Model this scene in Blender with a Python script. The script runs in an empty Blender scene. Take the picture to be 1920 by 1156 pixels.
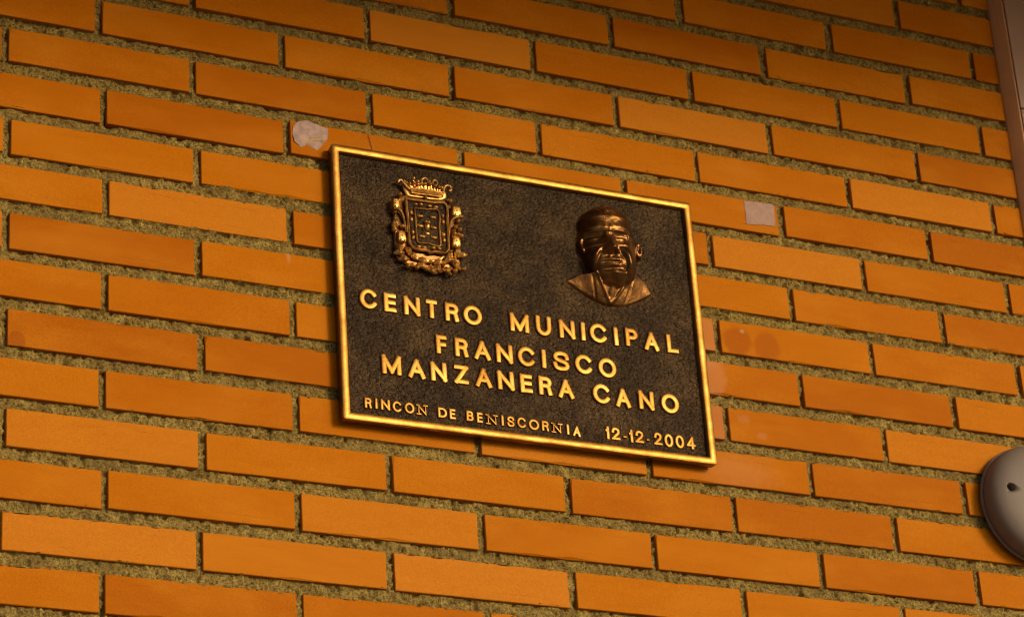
import bpy, bmesh, math, random
import numpy as np
from mathutils import Matrix, Vector

random.seed(7)
rng = np.random.default_rng(11)
R = math.radians
scene = bpy.context.scene
C = scene.collection

# ------------------------------------------------------------------ camera, sky, sun, exposure
# wall face is the plane y = 0 (front towards -y), x runs right along the wall, z up, metres
Z0 = 3.525                                   # height of the reference course above the pavement
cam_d = bpy.data.cameras.new('camera')
cam = bpy.data.objects.new('camera', cam_d)
C.objects.link(cam)
m = Matrix(((0.903033, -0.133898, -0.408171), (-0.424956, -0.417375, -0.80325), (-0.062807, 0.898816, -0.433804))).to_4x4()
m.translation = Vector((-0.84556, -3.02028, -1.92527 + Z0))
cam.matrix_world = m
cam_d.sensor_width = 36.0
cam_d.lens = 99.74
cam_d.clip_end = 500.0
cam_d.dof.use_dof = True
cam_d.dof.focus_distance = 3.58
cam_d.dof.aperture_fstop = 10.0
scene.camera = cam

SUN_EL, SUN_AZ = 15.0, 27.0                  # azimuth measured from the wall's normal towards the right
sd = Vector((math.sin(R(SUN_AZ)) * math.cos(R(SUN_EL)), -math.cos(R(SUN_AZ)) * math.cos(R(SUN_EL)), math.sin(R(SUN_EL))))
world = bpy.data.worlds.new('World')
scene.world = world
world.use_nodes = True
wn = world.node_tree
sky = wn.nodes.new('ShaderNodeTexSky')
sky.sky_type = 'NISHITA'
sky.sun_disc = False
sky.sun_elevation = R(SUN_EL)
sky.sun_rotation = math.atan2(sd.x, sd.y)
sky.dust_density = 3.0
wn.links.new(sky.outputs[0], wn.nodes['Background'].inputs[0])
wn.nodes['Background'].inputs[1].default_value = 0.15
sun_d = bpy.data.lights.new('sun', 'SUN')
sun_d.energy = 2.1
sun_d.angle = R(12.0)
sun_d.color = (1.0, 0.80, 0.50)
sun = bpy.data.objects.new('sun', sun_d)
C.objects.link(sun)
sun.rotation_euler = sd.to_track_quat('Z', 'Y').to_euler()
sun.location = sd * 20
vs = scene.view_settings
vs.view_transform = 'Standard'
vs.look = 'None'
vs.exposure = 0.0
vs.gamma = 1.0
vs.use_curve_mapping = False
scene.render.engine = 'CYCLES'
scene.cycles.filter_width = 1.1

# ------------------------------------------------------------------ helpers
def new_obj(name, me, mat=None, parent=None):
    o = bpy.data.objects.new(name, me)
    C.objects.link(o)
    if mat is not None and me is not None:
        if not me.materials:
            me.materials.append(mat)
    if parent is not None:
        o.parent = parent
    return o

def tag(o, label=None, cat=None, group=None, kind=None):
    if label: o['label'] = label
    if cat: o['category'] = cat
    if group: o['group'] = group
    if kind: o['kind'] = kind
    return o

class MB:
    """collects verts and faces, builds ONE mesh object"""
    def __init__(self):
        self.v, self.f = [], []
    def add(self, v, f):
        b = len(self.v)
        self.v += [tuple(p) for p in v]
        self.f += [tuple(i + b for i in q) for q in f]
        return self
    def mesh(self, name, smooth=True, angle=None):
        me = bpy.data.meshes.new(name)
        me.from_pydata(self.v, [], self.f)
        bm = bmesh.new(); bm.from_mesh(me)
        bmesh.ops.recalc_face_normals(bm, faces=bm.faces)
        bm.to_mesh(me); bm.free()
        if smooth:
            me.polygons.foreach_set('use_smooth', [True] * len(me.polygons))
            if angle: me.set_sharp_from_angle(angle=R(angle))
        me.update()
        return me
    def build(self, name, mat, parent=None, smooth=True, angle=40):
        return new_obj(name, self.mesh(name, smooth, angle), mat, parent)

BOXF = [(0, 1, 2, 3), (7, 6, 5, 4), (0, 4, 5, 1), (1, 5, 6, 2), (2, 6, 7, 3), (3, 7, 4, 0)]
def box(x0, x1, y0, y1, z0, z1):
    return [(x0, y0, z0), (x1, y0, z0), (x1, y0, z1), (x0, y0, z1), (x0, y1, z0), (x1, y1, z0), (x1, y1, z1), (x0, y1, z1)], BOXF

def bevel_box_mesh(name, sx, sy, sz, b, seg=2):
    bm = bmesh.new()
    bmesh.ops.create_cube(bm, size=1.0)
    bmesh.ops.scale(bm, vec=(sx, sy, sz), verts=bm.verts)
    bmesh.ops.bevel(bm, geom=list(bm.edges), offset=b, segments=seg, profile=0.6, affect='EDGES')
    me = bpy.data.meshes.new(name)
    bm.to_mesh(me); bm.free()
    return me

def vnoise(x, y, seed):
    """smooth value noise on arrays, about -1..1"""
    g = np.random.default_rng(seed).random((257, 257)) * 2 - 1
    xi = np.floor(x).astype(int); yi = np.floor(y).astype(int)
    fx = x - xi; fy = y - yi
    fx = fx * fx * (3 - 2 * fx); fy = fy * fy * (3 - 2 * fy)
    a, b = xi % 256, yi % 256
    return (g[a, b] * (1 - fx) + g[a + 1, b] * fx) * (1 - fy) + (g[a, b + 1] * (1 - fx) + g[a + 1, b + 1] * fx) * fy

# ------------------------------------------------------------------ materials
class NT:
    def __init__(self, name):
        self.m = bpy.data.materials.new(name)
        self.m.use_nodes = True
        self.t = self.m.node_tree
        self.b = self.t.nodes['Principled BSDF']
        self.geo = None
    def n(self, kind, **kw):
        o = self.t.nodes.new(kind)
        for k, v in kw.items(): setattr(o, k, v)
        return o
    def link(self, a, b): self.t.links.new(a, b)
    def pos(self):
        if not self.geo: self.geo = self.n('ShaderNodeNewGeometry')
        return self.geo.outputs['Position']
    def noise(self, scale, detail=3, rough=0.55, vec=None):
        o = self.n('ShaderNodeTexNoise')
        o.inputs['Scale'].default_value = scale
        o.inputs['Detail'].default_value = detail
        o.inputs['Roughness'].default_value = rough
        self.link(vec if vec is not None else self.pos(), o.inputs['Vector'])
        return o.outputs['Fac']
    def ramp(self, fac, stops):
        o = self.n('ShaderNodeValToRGB')
        e = o.color_ramp.elements
        while len(e) < len(stops): e.new(0.5)
        for el, (p, c) in zip(e, stops):
            el.position = p
            el.color = (*c, 1) if len(c) == 3 else c
        self.link(fac, o.inputs[0])
        return o.outputs[0]
    def math(self, op, a, b=None, clamp=False):
        o = self.n('ShaderNodeMath', operation=op, use_clamp=clamp)
        for i, v in enumerate((a, b)):
            if v is None: continue
            if isinstance(v, (int, float)): o.inputs[i].default_value = v
            else: self.link(v, o.inputs[i])
        return o.outputs[0]
    def mix(self, fac, a, b, blend='MIX'):
        o = self.n('ShaderNodeMix', data_type='RGBA', blend_type=blend)
        for i, v in ((0, fac), (6, a), (7, b)):
            if isinstance(v, (int, float)): o.inputs[i].default_value = v
            elif isinstance(v, tuple): o.inputs[i].default_value = (*v, 1)
            else: self.link(v, o.inputs[i])
        return o.outputs[2]
    def bump(self, h, strength, dist):
        o = self.n('ShaderNodeBump')
        o.inputs['Strength'].default_value = strength
        o.inputs['Distance'].default_value = dist
        self.link(h, o.inputs['Height'])
        self.link(o.outputs[0], self.b.inputs['Normal'])
    def blob(self, c, r, soft=0.6, wob=0.0):
        """1 inside an ellipsoid-like stain at world point c with radii r, fading at its edge"""
        s = self.n('ShaderNodeVectorMath', operation='SUBTRACT'); s.inputs[1].default_value = c
        self.link(self.pos(), s.inputs[0])
        d = self.n('ShaderNodeVectorMath', operation='DIVIDE'); d.inputs[1].default_value = r
        self.link(s.outputs[0], d.inputs[0])
        l = self.n('ShaderNodeVectorMath', operation='LENGTH'); self.link(d.outputs[0], l.inputs[0])
        v = l.outputs['Value']
        if wob: v = self.math('ADD', v, self.math('MULTIPLY', self.math('SUBTRACT', self.noise(90, 3), 0.5), wob))
        mr = self.n('ShaderNodeMapRange', interpolation_type='SMOOTHSTEP')
        self.link(v, mr.inputs[0])
        mr.inputs[1].default_value = 1.0 - soft / 2; mr.inputs[2].default_value = 1.0 + soft / 2
        mr.inputs[3].default_value = 1.0; mr.inputs[4].default_value = 0.0
        return mr.outputs[0]

def plain(name, col, rough=0.6, metal=0.0, spec=0.5, var=0.12, scale=30, bump=0.0, bscale=300):
    k = NT(name)
    n = k.noise(scale, 4)
    lo = tuple(c * (1 - var) for c in col); hi = tuple(c * (1 + var) for c in col)
    k.link(k.ramp(n, [(0.3, lo), (0.7, hi)]), k.b.inputs['Base Color'])
    k.b.inputs['Roughness'].default_value = rough
    k.b.inputs['Metallic'].default_value = metal
    k.b.inputs['Specular IOR Level'].default_value = spec
    if bump: k.bump(k.noise(bscale, 3), bump, 0.002)
    return k.m

def brick_mat():
    k = NT('fired_clay')
    oi = k.n('ShaderNodeObjectInfo')
    rnd = oi.outputs['Random']
    # every brick reads its own patch of noise
    off = k.n('ShaderNodeVectorMath', operation='ADD')
    cmb = k.n('ShaderNodeCombineXYZ')
    k.link(k.math('MULTIPLY', rnd, 37.0), cmb.inputs[0]); k.link(k.math('MULTIPLY', rnd, 91.0), cmb.inputs[2])
    k.link(k.pos(), off.inputs[0]); k.link(cmb.outputs[0], off.inputs[1])
    st = k.n('ShaderNodeMapping'); st.inputs['Scale'].default_value = (1, 1, 2.2)
    k.link(off.outputs[0], st.inputs[0])
    base = k.ramp(rnd, [(0.0, (0.300, 0.082, 0.0001)), (0.3, (0.345, 0.101, 0.0001)), (0.75, (0.372, 0.116, 0.0005)), (1.0, (0.42, 0.146, 0.010))])
    cloud = k.noise(7.0, 3, 0.5, st.outputs[0])
    bloom = k.math('MULTIPLY', k.ramp(cloud, [(0.44, (0, 0, 0)), (0.70, (1, 1, 1))]), 0.6)
    col = k.mix(bloom, base, (0.42, 0.150, 0.010))
    # fine speckle of the fired face
    sp = k.noise(620, 3, 0.7)
    col = k.mix(1.0, col, k.ramp(sp, [(0.28, (0.80, 0.79, 0.78)), (0.72, (1.18, 1.18, 1.18))]), 'MULTIPLY')
    drag = k.n('ShaderNodeMapping'); drag.inputs['Scale'].default_value = (14, 14, 90)
    k.link(off.outputs[0], drag.inputs[0])
    col = k.mix(1.0, col, k.ramp(k.noise(1.0, 4, 0.6, drag.outputs[0]), [(0.3, (0.965, 0.96, 0.955)), (0.7, (1.03, 1.03, 1.03))]), 'MULTIPLY')
    dots = k.noise(160, 2, 0.5, off.outputs[0])
    col = k.mix(k.math('MULTIPLY', k.ramp(dots, [(0.72, (0, 0, 0)), (0.76, (1, 1, 1))]), 0.55), col, (0.24, 0.07, 0.01))
    # glue smears, two darker round rings and a dusty film by the plaque, a hairline crack
    P = lambda x, z: (x, 0.0, z + Z0)
    for c, r, a, cc, s, w in (
            (P(1.0325, -0.293), (0.022, 0.05, 0.021), 0.6, (0.25, 0.056, 0.003), 0.5, 0.6),
            (P(1.079, -0.296), (0.020, 0.05, 0.023), 0.55, (0.25, 0.056, 0.003), 0.5, 0.5),
            (P(1.041, -0.277), (0.004, 0.05, 0.003), 0.5, (0.45, 0.26, 0.16), 0.9, 1.6),
            (P(0.985, -0.30), (0.017, 0.05, 0.040), 0.45, (0.42, 0.180, 0.075), 0.5, 0.8),
            (P(0.985, -0.350), (0.022, 0.05, 0.040), 0.45, (0.42, 0.180, 0.075), 0.5, 0.8),
            (P(0.985, -0.42), (0.018, 0.05, 0.040), 0.40, (0.42, 0.180, 0.075), 0.6, 0.8),
            (P(1.030, -0.410), (0.010, 0.05, 0.006), 0.2, (0.43, 0.22, 0.11), 1.0, 2.4),
            (P(1.055, -0.432), (0.008, 0.05, 0.005), 0.2, (0.43, 0.22, 0.11), 1.0, 2.6),
            (P(1.010, -0.49), (0.050, 0.05, 0.022), 0.28, (0.42, 0.19, 0.08), 1.4, 1.6),
            (P(0.915, -0.520), (0.012, 0.05, 0.004), 0.4, (0.43, 0.23, 0.12), 1.0, 1.8),
            (P(0.373, -0.262), (0.003, 0.05, 0.013), 0.4, (0.45, 0.25, 0.14), 0.9, 1.4),
            (P(0.017, -0.4385), (0.011, 0.05, 0.014), 0.5, (0.22, 0.05, 0.006), 0.12, 0.1),
            *((P(0.4924 + .0046 * i / 4 + .0004 * (i % 2), -0.0695 - .0055 * i), (0.0010, 0.05, 0.0048), 0.75, (0.10, 0.025, 0.003), 0.6, 0.2) for i in range(5))):
        col = k.mix(k.math('MULTIPLY', k.blob(c, r, s, w), a), col, cc)
    k.link(col, k.b.inputs['Base Color'])
    k.link(k.math('ADD', k.math('MULTIPLY', cloud, 0.25), 0.42), k.b.inputs['Roughness'])
    k.b.inputs['Specular IOR Level'].default_value = 0.03
    h = k.math('ADD', k.math('MULTIPLY', k.noise(650, 3), 0.3), k.noise(28, 3, 0.5, off.outputs[0]))
    k.bump(h, 0.16, 0.0035)
    return k.m

def mortar_mat():
    k = NT('sandy_mortar')
    n = k.noise(55, 5, 0.65)
    col = k.ramp(n, [(0.28, (0.175, 0.110, 0.028)), (0.5, (0.335, 0.232, 0.064)), (0.74, (0.52, 0.385, 0.115))])
    g = k.noise(300, 4, 0.75)
    col = k.mix(1.0, col, k.ramp(g, [(0.36, (0.26, 0.23, 0.19)), (0.52, (0.93, 0.93, 0.93)), (0.70, (1.28, 1.27, 1.24))]), 'MULTIPLY')
    col = k.mix(k.ramp(k.noise(6, 3), [(0.45, (0, 0, 0)), (0.7, (0.4, 0.4, 0.4))]), col, (0.20, 0.138, 0.050))
    k.link(col, k.b.inputs['Base Color'])
    k.b.inputs['Roughness'].default_value = 0.95
    k.b.inputs['Specular IOR Level'].default_value = 0.15
    k.bump(k.noise(300, 4, 0.75), 1.0, 0.006)
    return k.m

def gold_mat(name, g):
    k = NT(name)
    n = k.noise(26, 4, 0.6)
    n2 = k.noise(130, 3, 0.6)
    col = k.ramp(n, [(p_, tuple(c * g for c in cc)) for p_, cc in ((0.25, (0.24, 0.108, 0.018)), (0.5, (0.42, 0.205, 0.042)), (0.75, (0.62, 0.34, 0.090)))])
    col = k.mix(k.ramp(n2, [(0.60, (0, 0, 0)), (0.78, (0.55, 0.55, 0.55))]), col, (0.36, 0.20, 0.04))
    k.link(col, k.b.inputs['Base Color'])
    k.b.inputs['Metallic'].default_value = 1.0
    k.link(k.math('ADD', k.math('MULTIPLY', n2, 0.22), 0.34), k.b.inputs['Roughness'])
    k.bump(k.math('ADD', k.math('MULTIPLY', k.noise(9, 2), 5.0), k.math('MULTIPLY', k.noise(240, 3), 0.5)), 0.22, 0.002)
    return k.m

def bronze_mat(name, cols, scale):
    k = NT(name)
    n = k.noise(scale, 4, 0.6)
    col = k.ramp(n, [(0.3, cols[0]), (0.52, cols[1]), (0.75, cols[2])])
    k.link(col, k.b.inputs['Base Color'])
    k.b.inputs['Metallic'].default_value = 0.9
    k.link(k.math('ADD', k.math('MULTIPLY', n, 0.18), 0.22), k.b.inputs['Roughness'])
    k.bump(k.noise(500, 3), 0.25, 0.0015)
    return k.m

def field_mat():
    k = NT('dark_patinated_bronze')
    n = k.noise(16, 5, 0.6)
    col = k.ramp(n, [(0.30, (0.022, 0.0125, 0.006)), (0.5, (0.044, 0.025, 0.011)), (0.72, (0.085, 0.049, 0.020))])
    g = k.noise(260, 3, 0.6)
    col = k.mix(k.ramp(g, [(0.58, (0, 0, 0)), (0.80, (0.5, 0.5, 0.5))]), col, (0.16, 0.098, 0.048))
    k.link(col, k.b.inputs['Base Color'])
    k.b.inputs['Metallic'].default_value = 0.7
    k.b.inputs['Roughness'].default_value = 0.52
    v = k.n('ShaderNodeTexVoronoi'); v.inputs['Scale'].default_value = 230
    wv = k.n('ShaderNodeVectorMath', operation='ADD')
    nz = k.n('ShaderNodeTexNoise'); nz.inputs['Scale'].default_value = 200; k.link(k.pos(), nz.inputs['Vector'])
    sc = k.n('ShaderNodeVectorMath', operation='SCALE'); sc.inputs['Scale'].default_value = 0.004
    k.link(nz.outputs['Color'], sc.inputs[0]); k.link(k.pos(), wv.inputs[0]); k.link(sc.outputs[0], wv.inputs[1])
    k.link(wv.outputs[0], v.inputs['Vector'])
    h = k.math('ADD', k.math('MULTIPLY', v.outputs['Distance'], -0.8), k.math('MULTIPLY', k.noise(110, 4, 0.65), 1.4))
    k.bump(h, 0.9, 0.0040)
    return k.m

M_BRICK, M_MORTAR, M_GOLD, M_FIELD = brick_mat(), mortar_mat(), gold_mat('polished_brass', 0.82), field_mat()
M_LETTER = gold_mat('worn_brass', 0.66)
M_BRONZE = bronze_mat('aged_bronze', ((0.070, 0.030, 0.009), (0.150, 0.068, 0.020), (0.42, 0.21, 0.058)), 32)
M_CREST = bronze_mat('rubbed_bronze', ((0.27, 0.135, 0.036), (0.60, 0.32, 0.085), (0.88, 0.53, 0.15)), 70)
M_PAPER = plain('aged_paper', (0.31, 0.213, 0.195), 0.9, var=0.38, scale=70, bump=0.2, bscale=400)
M_TAPE = plain('faded_label', (0.285, 0.178, 0.150), 0.8, var=0.14, scale=90)
M_GLUE = plain('dried_glue', (0.34, 0.22, 0.06), 0.7, scale=200)
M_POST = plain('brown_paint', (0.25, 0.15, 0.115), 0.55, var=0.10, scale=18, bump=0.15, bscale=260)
M_POST_LIT = plain('brown_paint_bounce_lit', (0.52, 0.27, 0.13), 0.55, var=0.10, scale=18, bump=0.15, bscale=260)  # same brown paint, lightened: light bounced off the bricks put into its colour
M_GREY = plain('grey_plastic', (0.118, 0.090, 0.077), 0.62, var=0.06, scale=40, bump=0.12, bscale=500)
M_DARK = plain('dark_gap', (0.02, 0.015, 0.012), 0.8)
M_SCREW = plain('zinc_screw', (0.45, 0.38, 0.30), 0.35, metal=1.0)
M_PAVE = plain('pavement_concrete', (0.30, 0.27, 0.23), 0.9, var=0.2, scale=3, bump=0.4, bscale=60)
M_ROOF = plain('painted_soffit', (0.34, 0.27, 0.20), 0.8, var=0.1, scale=6)
k = NT('green_lamp')
k.b.inputs['Base Color'].default_value = (0.25, 0.6, 0.15, 1)
k.b.inputs['Emission Color'].default_value = (0.40, 1.0, 0.16, 1)
k.b.inputs['Emission Strength'].default_value = 1.1
k.b.inputs['Roughness'].default_value = 0.2
M_GREEN = k.m

# ------------------------------------------------------------------ measured layout: plaque pieces in mm from the plaque centre, brick joints in mm from the regular bond
CROWN_BAND = [(-160.0, 143.3), (-146.9, 144.1), (-133.2, 144.2), (-121.0, 144.1), (-112.6, 144.3)]
CROWN_RIM = [(-161.3, 145.9), (-146.7, 147.6), (-133.0, 147.7), (-120.8, 147.7), (-110.8, 148.1)]
CROWN_BASE = [(-158.6, 140.0), (-147.2, 140.0), (-133.4, 140.7), (-121.2, 140.7), (-115.0, 141.4)]
CROWN_BALL = [(-165.5, 153.4), (-160.2, 153.0), (-154.3, 162.3), (-153.9, 155.3), (-148.4, 158.6), (-148.3, 154.3), (-143.2, 156.3), (-138.0, 156.6), (-132.2, 160.7), (-130.6, 157.2), (-123.3, 156.3), (-118.0, 155.4), (-114.5, 155.0), (-127.7, 159.9), (-168.4, 155.3)]
CROWN_HOOK_L = [(-177.7, 152.7), (-174.4, 156.7), (-170.7, 155.8), (-165.7, 149.5), (-159.9, 144.9)]
CROWN_LOOP = [(-142.4, 157.2), (-142.5, 162.2), (-138.0, 165.8), (-133.9, 163.6), (-133.9, 158.5)]
CROWN_LOOP2 = [(-126.6, 157.2), (-126.0, 163.0), (-122.5, 164.8), (-119.9, 162.1), (-120.8, 157.5)]
CROWN_HOOK_R = [(-111.4, 150.3), (-109.8, 156.9), (-105.5, 160.0), (-100.6, 158.4), (-100.6, 153.7), (-104.0, 152.3)]
OUTER = [(-166.9, 129.6), (-147.7, 130.1), (-127.9, 130.5), (-109.2, 130.7), (-108.9, 102.7), (-109.1, 69.5), (-112.0, 61.2), (-116.8, 57.6), (-129.1, 57.2), (-136.5, 55.0), (-141.3, 57.2), (-156.5, 57.1), (-162.5, 60.1), (-165.4, 68.3), (-166.0, 99.8)]
INNER = [(-154.9, 117.8), (-137.7, 118.8), (-120.6, 119.4), (-120.8, 94.4), (-121.0, 68.9), (-128.5, 66.7), (-137.6, 68.4), (-146.8, 67.4), (-152.6, 67.6), (-154.3, 74.8), (-154.6, 95.3)]
CASTLE = [(-152.7, 124.0), (-145.3, 124.9), (-132.8, 124.7), (-123.9, 124.5), (-160.3, 110.9), (-160.6, 100.6), (-159.7, 81.9), (-159.4, 74.0), (-115.1, 113.5), (-114.6, 104.1), (-115.4, 85.1), (-114.8, 76.8), (-151.7, 61.4), (-144.1, 61.2), (-131.0, 62.8), (-122.6, 63.1)]
CROWNLET = [(-147.5, 107.9), (-129.1, 108.9), (-148.0, 93.2), (-128.9, 93.6), (-146.2, 77.7), (-129.3, 78.9)]
HEART = [(-137.8, 95.6)]
BLOCK = [(-182.2, 119.5), (-176.3, 72.1), (-94.8, 122.0), (-98.1, 76.8)]
SCROLL_L = [(-186.2, 112.3), (-180.5, 112.4), (-174.9, 109.4), (-171.6, 100.4), (-169.3, 88.2), (-168.6, 80.4)]
SCROLL_R = [(-86.7, 115.7), (-93.6, 114.9), (-100.8, 110.3), (-104.6, 101.8), (-106.6, 84.1)]
BEAD = [(-174.9, 135.4), (-183.7, 107.1), (-183.7, 93.7), (-181.9, 88.5), (-185.6, 82.1), (-174.3, 88.2), (-102.3, 137.6), (-92.2, 109.0), (-90.9, 96.9), (-96.9, 99.1), (-99.8, 92.8), (-99.3, 88.9), (-94.2, 89.0), (-89.1, 87.3), (-138.2, 136.1), (-168.7, 31.5), (-162.8, 33.3), (-155.8, 30.5), (-142.8, 31.0), (-136.2, 33.6), (-136.1, 41.8), (-124.9, 36.7), (-108.2, 35.8), (-101.4, 34.2), (-88.1, 39.0), (-117.8, 41.3), (-111.8, 51.8)]
LEAF = [(-179.6, 55.0, -55), (-180.7, 48.5, 15), (-174.3, 40.4, 12), (-167.5, 53.0, -50), (-161.4, 46.9, -35), (-148.7, 34.0, -8), (-147.5, 42.0, -5), (-135.3, 29.0, -12), (-127.4, 32.7, -20), (-124.6, 42.6, 20), (-113.7, 32.2, -30), (-107.5, 55.6, 80), (-110.5, 48.0, 40), (-103.5, 49.9, -70), (-100.1, 42.6, -35), (-95.9, 62.2, 75), (-89.3, 58.5, 20), (-183.6, 90.6, 70)]
LOWER = [(-158.5, 48.9), (-148.0, 45.9), (-135.8, 45.5), (-123.5, 48.3), (-112.3, 56.4)]
BASE = [(-165.3, 142.4), (-111.9, 143.2), (-101.3, 140.1), (-89.8, 127.8), (-86.1, 112.7), (-87.8, 84.0), (-87.6, 60.4), (-87.5, 36.8), (-103.0, 32.7), (-127.6, 30.3), (-149.0, 30.0), (-168.7, 31.5), (-185.0, 39.9), (-187.6, 61.6), (-188.6, 83.5), (-187.5, 115.2), (-181.1, 133.6)]
TEXT = [
  [('C', -224.0, -21.5, 27.0, 30.0), ('E', -194.4, -22.6, 18.6, 28), ('N', -163.3, -23.3, 24.3, 28), ('T', -135.6, -23.1, 17.2, 28), ('R', -106.6, -23.6, 21.1, 28), ('O', -76.9, -23.9, 28.2, 30.0), ('M', -9.1, -25.1, 29.2, 28), ('U', 26.2, -24.8, 24.0, 30.0), ('N', 61.0, -24.8, 24.8, 28), ('I', 84.9, -24.4, 6.7, 28), ('C', 108.2, -23.7, 28.4, 30.0), ('I', 134.2, -24.8, 5.9, 28), ('P', 158.0, -23.0, 20.1, 28), ('A', 187.8, -24.9, 23.7, 28), ('L', 220.0, -24.1, 18.8, 28)],
  [('F', -124.6, -72.5, 16.7, 28), ('R', -96.1, -72.9, 20.5, 28), ('A', -66.6, -73.3, 25.1, 28), ('N', -34.5, -73.6, 25.4, 28), ('C', -2.2, -73.2, 27.6, 30.0), ('I', 22.9, -73.1, 5.6, 28), ('S', 48.3, -72.8, 25.9, 30.0), ('C', 81.9, -73.0, 28.1, 30.0), ('O', 116.7, -73.5, 28.3, 30.0)],
  [('M', -196.8, -111.4, 28.4, 28), ('A', -161.9, -112.3, 25.3, 28), ('N', -130.8, -112.3, 24.2, 28), ('Z', -98.8, -111.8, 21.6, 28), ('A', -67.3, -112.6, 24.9, 28), ('N', -35.3, -112.2, 25.3, 28), ('E', -5.9, -112.3, 19.1, 28), ('R', 22.0, -111.9, 20.9, 28), ('A', 52.0, -112.7, 24.6, 28), ('C', 104.9, -112.7, 28.1, 30.0), ('A', 136.4, -114.9, 23.8, 28), ('N', 171.5, -113.8, 24.4, 28), ('O', 207.3, -113.7, 28.3, 30.0)],
  [('R', -231.6, -168.6, 10.7, 15.2), ('I', -220.5, -168.2, 4.4, 15.2), ('N', -208.0, -168.3, 13.6, 15.2), ('C', -191.7, -168.8, 14.1, 16.3), ('O', -174.7, -168.6, 14.7, 16.3), ('n', -157.2, -168.9, 16.6, 15.2), ('D', -128.7, -169.2, 13.7, 15.2), ('E', -114.8, -169.3, 9.2, 15.2), ('B', -90.0, -168.9, 11.2, 15.2), ('E', -76.3, -169.4, 9.2, 15.2), ('n', -59.2, -170.2, 18.2, 15.2), ('I', -43.9, -169.4, 3.3, 15.2), ('S', -32.1, -169.5, 12.0, 16.3), ('C', -16.3, -169.1, 14.6, 16.3), ('O', 1.2, -169.7, 16.0, 16.3), ('R', 17.7, -169.4, 11.4, 15.2), ('n', 34.3, -170.4, 17.0, 15.2), ('I', 50.4, -170.5, 3.0, 15.2), ('A', 63.3, -171.7, 12.1, 15.2)],
  [('1', 108.8, -167.9, 7.4, 19), ('2', 121.0, -167.6, 13.6, 19), ('-', 134.6, -170.6, 6.1, 4.5), ('1', 143.9, -168.4, 7.2, 19), ('2', 156.2, -167.8, 13.6, 19), ('-', 168.7, -170.8, 5.0, 4.6), ('2', 183.9, -167.3, 13.2, 19), ('0', 200.1, -167.9, 14.5, 20.3), ('0', 216.7, -167.6, 14.3, 20.3), ('4', 233.7, -167.3, 14.3, 19)],
]
JOINT = {(0, 0): (-8.1, 1.4), (1, 0): (-7.6, 1.5), (0.5, -1): (-10.1, -0.0), (0.5, 1): (-2.7, 5.6), (0, 2): (-3.1, 6.4), (1, 2): (-4.2, 7.0), (0.5, 3): (-0.1, 8.9), (0, 4): (-3.3, 6.2), (1, 4): (-4.0, 5.5), (0.5, 5): (-1.7, 7.5), (0, 6): (-3.9, 5.6), (1, 6): (-2.5, 7.9), (0.5, 7): (-5.0, 4.3), (0, 8): (-3.6, 5.9), (1, 8): (-3.6, 7.2), (0.5, 9): (-1.1, 6.7), (0, 10): (-6.6, 2.9), (1, 10): (-7.6, 0.5), (0.5, 11): (-4.2, 3.1), (4.5, 1): (-3.9, 7.7), (5, 0): (-7.2, 1.7), (4, 0): (-6.9, -0.3), (4, 2): (-0.3, 9.2), (5, 2): (-0.2, 8.8), (4.5, 3): (-2.3, 6.9), (4, 4): (-3.4, 6.1), (5, 4): (-3.9, 4.6), (4.5, 5): (-2.0, 5.9), (4, 6): (-3.4, 6.1), (5, 6): (-1.1, 7.7), (4.5, 7): (-3.2, 5.5), (2, 8): (-4.3, 5.2), (3, 8): (-3.4, 7.4), (4, 8): (-4.5, 3.4), (1.5, 9): (-4.2, 5.0), (2.5, 9): (-6.2, 4.9), (3.5, 9): (-6.8, 1.3), (2, 10): (-9.7, 1.2), (3, 10): (-7.0, 3.5), (4, 10): (-5.4, 4.9), (1.5, 11): (-5.1, 3.3), (4, -2): (-5.5, 4.5), (5, -2): (-6.8, 1.8), (4.5, -3): (-3.8, 9.2), (5.5, -3): (-3.9, 7.2), (4.5, -1): (-6.4, 2.8), (5, -4): (-8.3, 4.6), (4, -4): (-12.6, 2.1), (6, -4): (-1.7, 7.8), (6, -2): (-6.0, 1.9), (5.5, -1): (-5.1, 3.4), (6, 0): (-6.8, 2.7)}

# ------------------------------------------------------------------ pavement and eave
g = MB().add([(-60, -120, 0), (60, -120, 0), (60, 0.02, 0), (-60, 0.02, 0)], [(0, 1, 2, 3)])
tag(g.build('pavement', M_PAVE, smooth=False), kind='structure')

EAVE_OUT, EAVE_L, EAVE_R = 1.10, 0.286, 0.405        # reach, and height of the front edge above Z0 at x = 0 and x = 1.5
eave = bpy.data.objects.new('roof_eave', None); C.objects.link(eave); eave.location = (0.6, 0, Z0 + 0.9)
tag(eave, 'painted roof eave jutting out over the brick wall', 'roof')
def eave_z(x): return EAVE_L + (EAVE_R - EAVE_L) * x / 1.5
xs = (-3.2, 3.6)
vv = []
for x in xs:
    e = eave_z(x)
    vv += [(x - 0.6, 0.10, 0.14), (x - 0.6, -EAVE_OUT, e - 0.9), (x - 0.6, -EAVE_OUT, e - 0.82), (x - 0.6, 0.10, 0.24)]
MB().add(vv, [(0, 1, 2, 3), (4, 5, 6, 7), (0, 1, 5, 4), (1, 2, 6, 5), (2, 3, 7, 6), (3, 0, 4, 7)]).build('soffit', M_ROOF, eave, smooth=False)
vv = []
for x in xs:
    e = eave_z(x)
    vv += [(x - 0.6, -EAVE_OUT - 0.003, e - 0.905), (x - 0.6, -EAVE_OUT - 0.033, e - 0.905), (x - 0.6, -EAVE_OUT - 0.033, e - 0.78), (x - 0.6, -EAVE_OUT - 0.003, e - 0.78)]
MB().add(vv, [(0, 1, 2, 3), (4, 5, 6, 7), (0, 1, 5, 4), (1, 2, 6, 5), (2, 3, 7, 6), (3, 0, 4, 7)]).build('fascia', M_POST, eave, smooth=False)

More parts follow.
